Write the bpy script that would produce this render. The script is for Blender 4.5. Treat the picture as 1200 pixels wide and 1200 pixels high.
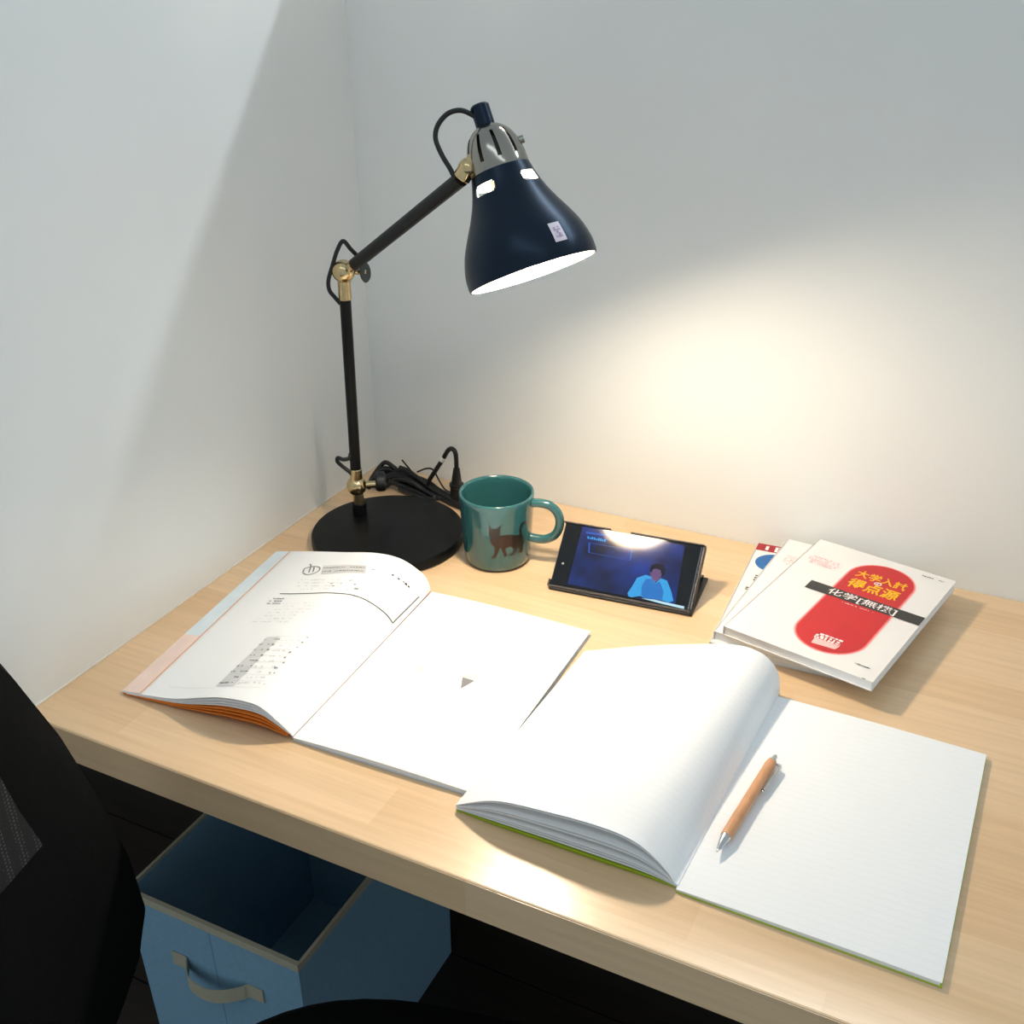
import bpy, bmesh, math, random
import numpy as np
from mathutils import Vector, Matrix

for o in list(bpy.data.objects):
    bpy.data.objects.remove(o, do_unlink=True)
SC = bpy.context.scene
COL = SC.collection
random.seed(7)

# ------------------------------------------------------------------ camera
F = 1290.0                                   # focal length in pixels of a 1200 px frame
def _unit(v): return v / np.linalg.norm(v)
_v1 = _unit(np.array([-2300.6 - 600, -40.6 - 600, F]))
_pl = lambda y: np.array([398.3 + .0742 * y - 600, y - 600, F])
_z = _unit(np.cross(_v1, np.cross(_pl(0), _pl(540))))
if _z[1] > 0: _z = -_z
_x = -_v1
_y = np.cross(_z, _x)
RM = np.array([_x, _y, _z])                  # world = RM @ (right, down, forward)
H = 0.615                                    # camera height above the desk top
def ray(u, v): return RM @ np.array([u - 600.0, v - 600.0, F])
_d = ray(444, 544)
CAM = _d * (H / _d[2])                 # origin: back left corner of the desk top
def onz(u, v, z=0.0):
    d = ray(u, v); return CAM + d * ((z - CAM[2]) / d[2])
def onx(u, v, x=0.0):
    d = ray(u, v); return CAM + d * ((x - CAM[0]) / d[0])
def ony(u, v, y=0.0):
    d = ray(u, v); return CAM + d * ((y - CAM[1]) / d[1])
def onplane(u, v, p, n):
    d = ray(u, v); n = np.array(n); return CAM + d * (((np.array(p) - CAM) @ n) / (d @ n))
def proj(P):
    c = RM.T @ (np.asarray(P, float) - CAM); return np.array([600 + F * c[0] / c[2], 600 + F * c[1] / c[2]])

cd = bpy.data.cameras.new('camera')
cam = bpy.data.objects.new('camera', cd); COL.objects.link(cam)
cd.sensor_width = 36.0; cd.sensor_fit = 'HORIZONTAL'; cd.lens = 36.0 * F / 1200.0
cd.clip_start = 0.02; cd.clip_end = 50
rt, dn, fw = RM @ np.array([1, 0, 0]), RM @ np.array([0, 1, 0]), RM @ np.array([0, 0, 1])
M = Matrix.Identity(4)
for i in range(3):
    M[i][0], M[i][1], M[i][2], M[i][3] = rt[i], -dn[i], -fw[i], CAM[i]
cam.matrix_world = M
SC.camera = cam

# ------------------------------------------------------------------ light
W = bpy.data.worlds.new('world'); SC.world = W; W.use_nodes = True
W.node_tree.nodes['Background'].inputs[0].default_value = (0.80, 0.93, 1.0, 1)
W.node_tree.nodes['Background'].inputs[1].default_value = 0.52
BULB = 350.0
def area(name, loc, target, sx, sy, power, col):
    l = bpy.data.lights.new(name, 'AREA'); l.shape = 'RECTANGLE'; l.size = sx; l.size_y = sy
    l.energy = power; l.color = col
    o = bpy.data.objects.new(name, l); COL.objects.link(o); o.location = loc
    o.rotation_euler = (Vector(target) - Vector(loc)).to_track_quat('-Z', 'Y').to_euler()
    return o
# ceiling tubes of the room: one row beyond the partition, one row behind the viewer
area('ceiling_tube_beyond_partition_offscreen', (1.3, 0.98, 1.90), (1.3, 0.98, 0), 2.2, 0.10, 34, (0.86, 0.95, 1.0))
area('ceiling_tube_behind_viewer_offscreen', (0.9, -1.55, 1.90), (0.9, -1.55, 0), 2.2, 0.30, 5, (0.86, 0.95, 1.0))
vs = SC.view_settings
SC.display_settings.display_device = 'sRGB'
vs.view_transform = 'Standard'; vs.look = 'None'; vs.gamma = 1.0; vs.exposure = 0.0
vs.use_curve_mapping = False

# ------------------------------------------------------------------ materials
def lin(c):
    return tuple((x / 255 / 12.92) if x / 255 <= .04045 else ((x / 255 + .055) / 1.055) ** 2.4 for x in c)
MATS = {}
def mat(name, rgb, rough=.5, metal=0., var=.05, scale=40., bump=0., coat=0., emit=0., spec=.5, stretch=(1, 1, 1), coat_rough=.1):
    m = bpy.data.materials.new(name); m.use_nodes = True
    nt = m.node_tree; b = nt.nodes['Principled BSDF']
    c = lin(rgb)
    tc = nt.nodes.new('ShaderNodeTexCoord'); mp = nt.nodes.new('ShaderNodeMapping')
    mp.inputs['Scale'].default_value = stretch
    nz = nt.nodes.new('ShaderNodeTexNoise'); nz.inputs['Scale'].default_value = scale; nz.inputs['Detail'].default_value = 4
    cr = nt.nodes.new('ShaderNodeValToRGB')
    cr.color_ramp.elements[0].position = .3; cr.color_ramp.elements[1].position = .7
    cr.color_ramp.elements[0].color = tuple(max(0, x * (1 - var)) for x in c) + (1,)
    cr.color_ramp.elements[1].color = tuple(min(1, x * (1 + var)) for x in c) + (1,)
    nt.links.new(tc.outputs['Object'], mp.inputs['Vector']); nt.links.new(mp.outputs['Vector'], nz.inputs['Vector'])
    nt.links.new(nz.outputs['Fac'], cr.inputs['Fac']); nt.links.new(cr.outputs['Color'], b.inputs['Base Color'])
    b.inputs['Roughness'].default_value = rough; b.inputs['Metallic'].default_value = metal
    b.inputs['Specular IOR Level'].default_value = spec
    b.inputs['Coat Weight'].default_value = coat; b.inputs['Coat Roughness'].default_value = coat_rough
    if emit:
        nt.links.new(cr.outputs['Color'], b.inputs['Emission Color']); b.inputs['Emission Strength'].default_value = emit
    if bump:
        bp = nt.nodes.new('ShaderNodeBump'); bp.inputs['Strength'].default_value = bump; bp.inputs['Distance'].default_value = .001
        nt.links.new(nz.outputs['Fac'], bp.inputs['Height']); nt.links.new(bp.outputs['Normal'], b.inputs['Normal'])
    MATS[name] = m
    return m

def wood_mat():
    m = mat('pale birch laminate', (226, 186, 134), .36, var=.03, scale=30, coat=0.6, coat_rough=.22)
    nt = m.node_tree; b = nt.nodes['Principled BSDF']
    tc = nt.nodes.new('ShaderNodeTexCoord')
    # staves running along the desk
    br = nt.nodes.new('ShaderNodeTexBrick'); br.offset = .37; br.inputs['Scale'].default_value = 1.0
    br.inputs['Brick Width'].default_value = .26; br.inputs['Row Height'].default_value = .045
    br.inputs['Mortar Size'].default_value = .0; br.inputs['Bias'].default_value = 0
    br.inputs['Color1'].default_value = lin((232, 201, 162)) + (1,); br.inputs['Color2'].default_value = lin((222, 187, 145)) + (1,)
    br.inputs['Mortar'].default_value = lin((215, 170, 118)) + (1,)
    mp = nt.nodes.new('ShaderNodeMapping'); mp.inputs['Scale'].default_value = (3, 60, 60)
    nz = nt.nodes.new('ShaderNodeTexNoise'); nz.inputs['Scale'].default_value = 3; nz.inputs['Detail'].default_value = 6; nz.inputs['Distortion'].default_value = .6
    cr = nt.nodes.new('ShaderNodeValToRGB'); cr.color_ramp.elements[0].color = (.945, .93, .905, 1); cr.color_ramp.elements[1].color = (1.04, 1.04, 1.04, 1)
    cr.color_ramp.elements[0].position = .3; cr.color_ramp.elements[1].position = .62
    mx = nt.nodes.new('ShaderNodeMix'); mx.data_type = 'RGBA'; mx.blend_type = 'MULTIPLY'; mx.inputs['Factor'].default_value = 1
    L = nt.links
    L.new(tc.outputs['Object'], br.inputs['Vector']); L.new(tc.outputs['Object'], mp.inputs['Vector']); L.new(mp.outputs['Vector'], nz.inputs['Vector'])
    L.new(nz.outputs['Fac'], cr.inputs['Fac']); L.new(br.outputs['Color'], mx.inputs['A']); L.new(cr.outputs['Color'], mx.inputs['B'])
    L.new(mx.outputs['Result'], b.inputs['Base Color'])
    return m

wood = wood_mat()
wall_m = mat('painted white wall panel', (234, 236, 235), .55, var=.012, scale=6, bump=.02)
wallb_m = mat('painted white back wall panel', (234, 236, 235), .6, var=.012, scale=6, bump=.02)
wedge_m = mat('white sealing strip', (238, 232, 222), .5)
dark_m = mat('charcoal panel', (26, 27, 27), .7, var=.1)
floor_m = mat('dark brown floor board', (44, 36, 29), .6, var=.25, scale=5, stretch=(1, 14, 1))
floor_b = mat('dark floor joint', (44, 36, 29), .8)
black_m = mat('satin black lacquer', (8, 10, 11), .42, var=.06, spec=.22)
shade_m = mat('satin black blue enamel', (22, 37, 53), .32, .7, var=.05)
refl_m = mat('white enamel lining', (244, 240, 232), .4, var=.01)
brass_m = mat('antique brass', (212, 188, 142), .22, 1.0, var=.1, scale=80)
nickel_m = mat('brushed nickel', (158, 154, 146), .17, 1.0, var=.08, scale=60, stretch=(1, 1, .2))
cable_m = mat('black cable rubber', (14, 15, 16), .45)
bulb_m = mat('warm lit bulb glass', (255, 236, 209), .3, var=.0, emit=BULB)
paper_m = mat('white page paper', (246, 248, 250), .75, var=.008, scale=20)
blue_paper = mat('white inner page paper', (246, 248, 250), .75, var=.008, scale=20)
ink_m = mat('grey print ink', (134, 134, 136), .8)
ink_d = mat('dark print ink', (62, 62, 66), .8)
ink_l = mat('light grey print ink', (212, 214, 216), .8)
orange_m = mat('orange page edge', (226, 128, 40), .7, var=.06)
orange_l = mat('orange print line', (240, 176, 120), .8)
pink_m = mat('pink margin print', (250, 224, 214), .75)
sky_m = mat('pale blue margin print', (230, 243, 252), .75)
green_m = mat('lime green cover', (176, 196, 50), .5)
mug_m = mat('teal glazed ceramic', (44, 94, 97), .14, var=.08, scale=18, coat=.6, coat_rough=.05)
mugb_m = mat('bare clay foot ring', (112, 92, 72), .7)
cat_b = mat('brown cat print', (44, 23, 19), .4)
cat_k = mat('black cat print', (6, 7, 10), .4)
cat_g = mat('grey cat print', (34, 31, 32), .4)
phone_m = mat('black leatherette case', (18, 18, 20), .45, bump=.15, scale=900)
glass_m = mat('black phone glass', (6, 7, 9), .06, spec=.6)
alu_m = mat('silver phone rim', (150, 154, 160), .3, .9)
white_pr = mat('white cover stock', (240, 238, 236), .38, var=.01, coat=.15)
red_pr = mat('red cover print', (196, 24, 32), .4, var=.03)
red_h1 = mat('pale red cover print', (236, 120, 120), .4)
red_h2 = mat('faint pink cover print', (244, 196, 194), .4)
blk_pr = mat('black cover print', (42, 42, 40), .4)
yel_pr = mat('yellow cover print', (255, 196, 0), .4, var=.02)
blue_pr = mat('blue cover print', (12, 96, 168), .4)
red2_pr = mat('crimson cover print', (160, 22, 34), .4)
pk_pr = mat('pink small print', (236, 170, 178), .5)
wht_pr = mat('white small print', (250, 240, 238), .5)
barrel_m = mat('orange brown wooden barrel', (208, 154, 112), .45, var=.12, scale=60, stretch=(1, 1, .1))
silver_m = mat('polished silver metal', (205, 208, 210), .22, 1.0)
chair_m = mat('black chair fabric', (9, 10, 10), .9, var=.2, scale=300, bump=.3, spec=.12)
chairp_m = mat('black chair plastic', (13, 14, 16), .45)
box_m = mat('light blue woven fabric', (128, 166, 190), .9, var=.06, scale=220, bump=.3, spec=.2)
trim_m = mat('beige woven tape', (178, 172, 150), .9, var=.05, scale=200, spec=.2)
stick_m = mat('white pink sticker', (226, 212, 224), .5)
stick_i = mat('mauve sticker print', (168, 148, 178), .5)
tie_m = mat('white cable band', (214, 214, 210), .5)
leg_m = mat('black steel leg', (20, 20, 21), .4)

def screen_mat():
    m = mat('lit blue phone picture', (16, 48, 120), .08, var=.0, scale=30, emit=0)
    nt = m.node_tree; b = nt.nodes['Principled BSDF']
    tc = nt.nodes.new('ShaderNodeTexCoord'); nz = nt.nodes.new('ShaderNodeTexNoise'); nz.inputs['Scale'].default_value = 22
    cr = nt.nodes.new('ShaderNodeValToRGB')
    cr.color_ramp.elements[0].color = lin((4, 16, 52)) + (1,); cr.color_ramp.elements[1].color = lin((22, 56, 150)) + (1,)
    cr.color_ramp.elements[0].position = .35; cr.color_ramp.elements[1].position = .7
    nt.links.new(tc.outputs['Object'], nz.inputs['Vector']); nt.links.new(nz.outputs['Fac'], cr.inputs['Fac'])
    nt.links.new(cr.outputs['Color'], b.inputs['Emission Color']); b.inputs['Emission Strength'].default_value = 1.0
    b.inputs['Base Color'].default_value = (0, 0, 0, 1)
    for l in list(nt.links):
        if l.to_socket == b.inputs['Base Color']: nt.links.remove(l)
    b.inputs['Base Color'].default_value = (.004, .005, .008, 1)
    return m
screen_m = screen_mat()
def lit(name, rgb, e=1.0):
    m = mat(name, rgb, .08, var=.03, scale=400, emit=e)
    b = m.node_tree.nodes['Principled BSDF']
    for l in list(m.node_tree.links):
        if l.to_socket == b.inputs['Base Color']: m.node_tree.links.remove(l)
    b.inputs['Base Color'].default_value = (.004, .005, .008, 1)
    return m
s_shirt = lit('lit cyan shirt pixels', (52, 160, 226)); s_shirt2 = lit('lit blue shade pixels', (34, 116, 196))
s_skin = lit('lit face pixels', (104, 76, 120)); s_hair = lit('lit dark hair pixels', (14, 14, 26))
s_cyan = lit('lit cyan letters', (36, 160, 240)); s_line = lit('lit blue outline', (26, 92, 200)); s_white = lit('lit white table pixels', (190, 226, 240))

def mesh_mat():
    m = mat('black chair mesh weave', (15, 16, 17), .8, var=.2)
    nt = m.node_tree; b = nt.nodes['Principled BSDF']
    tc = nt.nodes.new('ShaderNodeTexCoord')
    vo = nt.nodes.new('ShaderNodeTexVoronoi'); vo.inputs['Scale'].default_value = 300; vo.inputs['Randomness'].default_value = .15
    cr = nt.nodes.new('ShaderNodeValToRGB'); cr.color_ramp.elements[0].position = .18; cr.color_ramp.elements[1].position = .34
    cr.color_ramp.elements[0].color = lin((78, 77, 80)) + (1,); cr.color_ramp.elements[1].color = lin((15, 16, 18)) + (1,)
    nt.links.new(tc.outputs['Object'], vo.inputs['Vector']); nt.links.new(vo.outputs['Distance'], cr.inputs['Fac'])
    nt.links.new(cr.outputs['Color'], b.inputs['Base Color'])
    return m
mesh_m = mesh_mat()

# ------------------------------------------------------------------ builders
def mk(name, verts, faces, material, root=None, smooth=False, kind=None):
    """one mesh object; verts in world space, stored relative to the root part"""
    me = bpy.data.meshes.new(name)
    vs_ = [Vector(tuple(map(float, v))) for v in verts]
    if root is not None:
        inv = root_matrix(root).inverted(); vs_ = [inv @ v for v in vs_]
    me.from_pydata([tuple(v) for v in vs_], [], [tuple(f) for f in faces])
    bm = bmesh.new(); bm.from_mesh(me)
    bmesh.ops.remove_doubles(bm, verts=bm.verts, dist=1e-7)
    bmesh.ops.recalc_face_normals(bm, faces=bm.faces)
    bm.to_mesh(me); bm.free()
    for p in me.polygons: p.use_smooth = smooth
    if smooth: me.set_sharp_from_angle(angle=math.radians(38))
    me.materials.append(material)
    o = bpy.data.objects.new(name, me); COL.objects.link(o)
    if root is not None: o.parent = root
    if kind: o['kind'] = kind
    return o
def root_matrix(o):
    m = Matrix.Translation(o.location) @ o.rotation_euler.to_matrix().to_4x4()
    return (root_matrix(o.parent) @ m) if o.parent else m
def thing(name, label, cat, loc, rotz=0., group=None):
    o = bpy.data.objects.new(name, None); COL.objects.link(o)
    o.empty_display_size = .05; o.location = tuple(map(float, loc)); o.rotation_euler = (0, 0, rotz)
    o['label'] = label; o['category'] = cat
    if group: o['group'] = group
    return o
def flat_shade(o, angle=40):
    me = o.data
    for p in me.polygons: p.use_smooth = True
    me.set_sharp_from_angle(angle=math.radians(angle))

def boxvf(x0, x1, y0, y1, z0, z1):
    v = [(x, y, z) for x in (x0, x1) for y in (y0, y1) for z in (z0, z1)]
    f = [(0, 1, 3, 2), (4, 6, 7, 5), (0, 4, 5, 1), (2, 3, 7, 6), (0, 2, 6, 4), (1, 5, 7, 3)]
    return v, f
def box(name, b, material, root=None, bevel=0., seg=2, kind=None, fn=None):
    v, f = boxvf(*b)
    if fn: v = [fn(*p) for p in v]
    o = mk(name, v, f, material, root, kind=kind)
    if bevel:
        bm = bmesh.new(); bm.from_mesh(o.data)
        bmesh.ops.bevel(bm, geom=list(bm.edges), offset=bevel, segments=seg, affect='EDGES', profile=.5)
        bm.to_mesh(o.data); bm.free(); flat_shade(o, 12)
    return o
def cat_rom(P, n=8, closed=False):
    P = [np.array(p, float) for p in P]; out = []
    m = len(P)
    rng = range(m if closed else m - 1)
    for i in rng:
        p1, p2 = P[i], P[(i + 1) % m]
        p0 = P[i - 1] if (i > 0 or closed) else 2 * p1 - p2
        p3 = P[(i + 2) % m] if (i + 2 < m or closed) else 2 * p2 - p1
        for k in range(n):
            t = k / n
            out.append(.5 * ((2 * p1) + (-p0 + p2) * t + (2 * p0 - 5 * p1 + 4 * p2 - p3) * t * t + (-p0 + 3 * p1 - 3 * p2 + p3) * t ** 3))
    if not closed: out.append(P[-1])
    return out
def tubevf(P, r, seg=10, caps=True):
    P = [np.array(p, float) for p in P]; n = len(P)
    rr = r if hasattr(r, '__len__') else [r] * n
    V, Fc = [], []
    t0 = _unit(P[1] - P[0]); ref = np.array([0, 0, 1.]) if abs(t0[2]) < .9 else np.array([1., 0, 0])
    u = _unit(np.cross(t0, ref))
    for i in range(n):
        t = _unit((P[min(i + 1, n - 1)] - P[max(i - 1, 0)]))
        u = _unit(u - t * (u @ t)); w = np.cross(t, u)
        for k in range(seg):
            a = 2 * math.pi * k / seg
            V.append(P[i] + rr[i] * (math.cos(a) * u + math.sin(a) * w))
    for i in range(n - 1):
        for k in range(seg):
            Fc.append((i * seg + k, i * seg + (k + 1) % seg, (i + 1) * seg + (k + 1) % seg, (i + 1) * seg + k))
    if caps:
        Fc.append(tuple(range(seg))[::-1]); Fc.append(tuple((n - 1) * seg + k for k in range(seg)))
    return V, Fc
def tube(name, P, r, material, root, seg=10, n=6, smooth_path=True):
    pts = cat_rom(P, n) if smooth_path and len(P) > 2 else P
    v, f = tubevf(pts, r, seg); o = mk(name, v, f, material, root); flat_shade(o, 50); return o
def lathevf(prof, O=(0, 0, 0), e1=(1, 0, 0), e2=(0, 1, 0), e3=(0, 0, 1), seg=48):
    """prof: list of (radius, height); closed at zero radii"""
    O, e1, e2, e3 = map(lambda a: np.array(a, float), (O, e1, e2, e3)); V, Fc = [], []
    idx = []
    for r, h in prof:
        if r < 1e-6: V.append(O + e3 * h); idx.append([len(V) - 1] * seg)
        else:
            row = []
            for k in range(seg):
                a = 2 * math.pi * k / seg
                V.append(O + e3 * h + r * (math.sin(a) * e1 + math.cos(a) * e2)); row.append(len(V) - 1)
            idx.append(row)
    for i in range(len(prof) - 1):
        for k in range(seg):
            q = [idx[i][k], idx[i][(k + 1) % seg], idx[i + 1][(k + 1) % seg], idx[i + 1][k]]
            q2 = []
            for a in q:
                if a not in q2: q2.append(a)
            if len(q2) > 2: Fc.append(tuple(q2))
    return V, Fc
def lathe(name, prof, material, root, O=(0, 0, 0), e1=(1, 0, 0), e2=(0, 1, 0), e3=(0, 0, 1), seg=48, angle=35):
    v, f = lathevf(prof, O, e1, e2, e3, seg); o = mk(name, v, f, material, root); flat_shade(o, angle); return o
def frame_of(axis):
    a = _unit(np.array(axis, float)); ref = np.array([0, 0, 1.]) if abs(a[2]) < .9 else np.array([1., 0, 0])
    e1 = _unit(np.cross(ref, a)); return e1, np.cross(a, e1), a
def cyl(name, p0, p1, r, material, root, seg=24, bev=.0):
    p0, p1 = np.array(p0, float), np.array(p1, float); e1, e2, e3 = frame_of(p1 - p0); L = np.linalg.norm(p1 - p0)
    b = min(bev, r * .4, L * .4)
    pr = [(0, 0), (r - b, 0), (r, b), (r, L - b), (r - b, L), (0, L)] if b else [(0, 0), (r, 0), (r, L), (0, L)]
    return lathe(name, pr, material, root, p0, e1, e2, e3, seg)
def ball(name, c, r, material, root, seg=24, sq=1.0):
    pr = [(r * math.sin(math.pi * i / 14) if 0 < i < 14 else 0, -r * sq * math.cos(math.pi * i / 14)) for i in range(15)]
    return lathe(name, pr, material, root, c, seg=seg)
def sheetvf(fn, nu, nv, th):
    """fn(s,t) -> point; closed thin solid of thickness th below the surface"""
    G = [[np.array(fn(i / nu, j / nv), float) for j in range(nv + 1)] for i in range(nu + 1)]
    V, Fc = [], []; W_ = nv + 1
    for i in range(nu + 1):
        for j in range(nv + 1): V.append(G[i][j])
    N = len(V)
    SG = sum(np.cross(G[i + 1][j] - G[i][j], G[i][j + 1] - G[i][j])[2] for i in range(nu) for j in range(nv)); SG = 1. if SG >= 0 else -1.
    for i in range(nu + 1):
        for j in range(nv + 1):
            du = G[min(i + 1, nu)][j] - G[max(i - 1, 0)][j]; dv = G[i][min(j + 1, nv)] - G[i][max(j - 1, 0)]
            V.append(G[i][j] - SG * _unit(np.cross(du, dv)) * th)
    for i in range(nu):
        for j in range(nv):
            a, b, c, d = i * W_ + j, (i + 1) * W_ + j, (i + 1) * W_ + j + 1, i * W_ + j + 1
            Fc.append((a, b, c, d)); Fc.append((N + d, N + c, N + b, N + a))
    for i in range(nu):
        a, b = i * W_, (i + 1) * W_; Fc.append((a, N + a, N + b, b))
        a, b = i * W_ + nv, (i + 1) * W_ + nv; Fc.append((b, N + b, N + a, a))
    for j in range(nv):
        a, b = j, j + 1; Fc.append((b, N + b, N + a, a))
        a, b = nu * W_ + j, nu * W_ + j + 1; Fc.append((a, N + a, N + b, b))
    return V, Fc
def textvf(s, bold=0.):
    """outline mesh of a text, 1 em high, baseline at 0"""
    cu = bpy.data.curves.new('t', 'FONT'); cu.body = s; cu.size = 1; cu.offset = bold; cu.resolution_u = 2
    ob = bpy.data.objects.new('t', cu); COL.objects.link(ob)
    dg = bpy.context.evaluated_depsgraph_get(); dg.update()
    me = bpy.data.meshes.new_from_object(ob.evaluated_get(dg))
    V = [(v.co.x, v.co.y) for v in me.vertices]; Fc = [tuple(p.vertices) for p in me.polygons]
    bpy.data.objects.remove(ob, do_unlink=True); bpy.data.meshes.remove(me); bpy.data.curves.remove(cu)
    return V, Fc
def fit_text(s, x0, y0, x1, y1, bold=0.):
    V, Fc = textvf(s, bold)
    if not V: return [], []
    a = np.array(V); mn, mx = a.min(0), a.max(0)
    a = (a - mn) / np.maximum(mx - mn, 1e-9)
    return [(x0 + p[0] * (x1 - x0), y0 + p[1] * (y1 - y0)) for p in a], Fc
def join(parts):
    V, Fc = [], []
    for v, f in parts:
        n = len(V); V += list(v); Fc += [tuple(i + n for i in q) for q in f]
    return V, Fc
def rect2(x0, y0, x1, y1): return [(x0, y0), (x1, y0), (x1, y1), (x0, y1)], [(0, 1, 2, 3)]
def scribble(x0, y0, x1, y1, n, h, rnd, density=.75):
    """rows of tiny unreadable print: n rows of short strokes inside the rectangle (2D)"""
    out = []
    for k in range(n):
        yy = y0 + (y1 - y0) * (k + .5) / n; x = x0
        while x < x1:
            w = rnd.uniform(.3, 1.2) * h
            if rnd.random() < density: out.append(rect2(x, yy - h * rnd.uniform(.2, .5), min(x + w, x1), yy + h * rnd.uniform(.15, .5)))
            x += w + rnd.uniform(.12, .5) * h
    return join(out)

# ------------------------------------------------------------------ structure
WT = .70      # top of the partitions above the desk top
FL = -.72     # floor level
fl = box('floor', (-1.3, 2.2, -2.4, .6, FL - .05, FL - .006), floor_b, kind='structure')
pl_v, pl_f = boxvf(-1.75, 1.75, -.0585, .0585, 0, .006)
pl_me = None
for k in range(25):
    yc = .54 - k * .12
    if pl_me is None:
        p = mk('floor_board', pl_v, pl_f, floor_m, None); pl_me = p.data
    else:
        p = bpy.data.objects.new('floor_board', pl_me); COL.objects.link(p)
    p.parent = fl; p.location = (.45, yc, FL - .006)
box('wall_back', (-1.3, 2.2, 0, .04, FL, WT), wallb_m, kind='structure')
box('wall_left', (-.034, -.001, -.80, -.0001, 0.0004, WT), wall_m, kind='structure')
tr = box('trim_1', (-.0009, .0005, -.588, -.0005, .0002, .0018), wedge_m, kind='structure')

# ------------------------------------------------------------------ desk
desk = thing('desk', 'long pale birch desk top along the wall with thick square front edge', 'desk', (.45, -.3, FL))
box('desk_top', (-1.25, 2.15, -.588, -.0004, -.036, 0), wood, desk, bevel=.0016)
box('front_edge_band', (-1.25, 2.15, -.5884, -.586, -.0358, -.0012), wood, desk)
box('back_panel', (-1.25, 2.15, -.024, -.004, -.66, -.0365), dark_m, desk)
for lx in (-1.2, 2.06):
    for ly in (-.55, -.09):
        box('leg', (lx, lx + .05, ly, ly + .05, FL, -.0365), leg_m, desk, bevel=.003)

# ------------------------------------------------------------------ desk lamp
FOOT = onz(422, 602, .0135)
BC = np.array([.1205, -.168, 0])
lamp = thing('desk_lamp', 'black jointed desk lamp with bell shade, brass joints and round base', 'lamp', (BC[0], BC[1], 0))
lathe('base', [(0, .0003), (.0856, .0003), (.0878, .002), (.0878, .0105), (.0863, .0128), (.083, .0135), (0, .0135)], black_m, lamp, (BC[0], BC[1], 0), seg=96)
nrm = np.array([CAM[0] - FOOT[0], CAM[1] - FOOT[1], 0])
J1 = onplane(418, 569, FOOT, nrm); J2 = onplane(402.5, 318, FOOT, nrm)
up = _unit(J2 - J1)
cyl('foot_collar', FOOT - np.array([0, 0, .0005]), FOOT + np.array([0, 0, .016]), .0085, black_m, lamp, bev=.001)
j = ball('lower_joint', J1, .0118, brass_m, lamp, 28)
cyl('joint_stem', FOOT + np.array([0, 0, .015]), J1 - np.array([0, 0, .006]), .0065, brass_m, j)
cyl('joint_sleeve', J1 + up * .006, J1 + up * .022, .0072, brass_m, j, bev=.0008)
side = _unit(np.cross(nrm, [0, 0, 1])) * -1.0
if side[0] < 0: side = -side
k1 = J1 + side * .024
cyl('knob', J1 + side * .008, k1, .0042, brass_m, j)
cyl('knob_disc', k1 - side * .002 + np.array([0, 0, .003]), k1 + side * .010 + np.array([0, 0, .003]), .0115, chairp_m, j, bev=.002)
tube('post', [J1 + up * .021, J2 - up * .030], .0062, black_m, lamp, 20)
j2 = ball('upper_joint', J2, .0125, brass_m, lamp, 28)
cyl('joint_sleeve', J2 - up * .031, J2 - up * .008, .0070, brass_m, j2, bev=.0008)
# shade axis and frame
RC = CAM + _unit(ray(625, 320)) * .967
TC = _unit(CAM - RC)
ax = RM @ np.array([-.308, -.951, 0]); ax = _unit(ax - TC * (ax @ TC))
AX = _unit(ax * math.sqrt(1 - .0081) - TC * .09)
E1 = RM @ np.array([1, 0, 0]); E1 = _unit(E1 - AX * (E1 @ AX)); E2 = np.cross(AX, E1)
if E2 @ TC < 0: E2 = -E2
PX = .967 / F
CAPC = RC + AX * (150 * PX)
HJ = onplane(548, 197, CAPC + TC * .008, TC)
A0 = onplane(414, 311, J2 + TC * .006, _unit(np.array([nrm[0], nrm[1], 0])))
A1 = onplane(541, 209, CAPC + TC * .008, TC)
tube('arm', [A0, A1], .0067, black_m, lamp, 20)
dA = _unit(A1 - A0)
cyl('arm_joint', J2 + TC * 0, A0 + dA * .006, .006, brass_m, j2)
# wing disc behind the upper joint
wd = onplane(428, 319, J2 - TC * .012, TC)
lathe('wing_disc', [(0, -.0012), (.010, -.0012), (.0112, 0), (.010, .0012), (0, .0012)], mat('grey steel disc', (74, 80, 78), .45, .6), j2, wd, *frame_of(side * .8 + TC * .45))
cyl('wing_axle', J2, wd, .003, brass_m, j2, 12)

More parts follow.
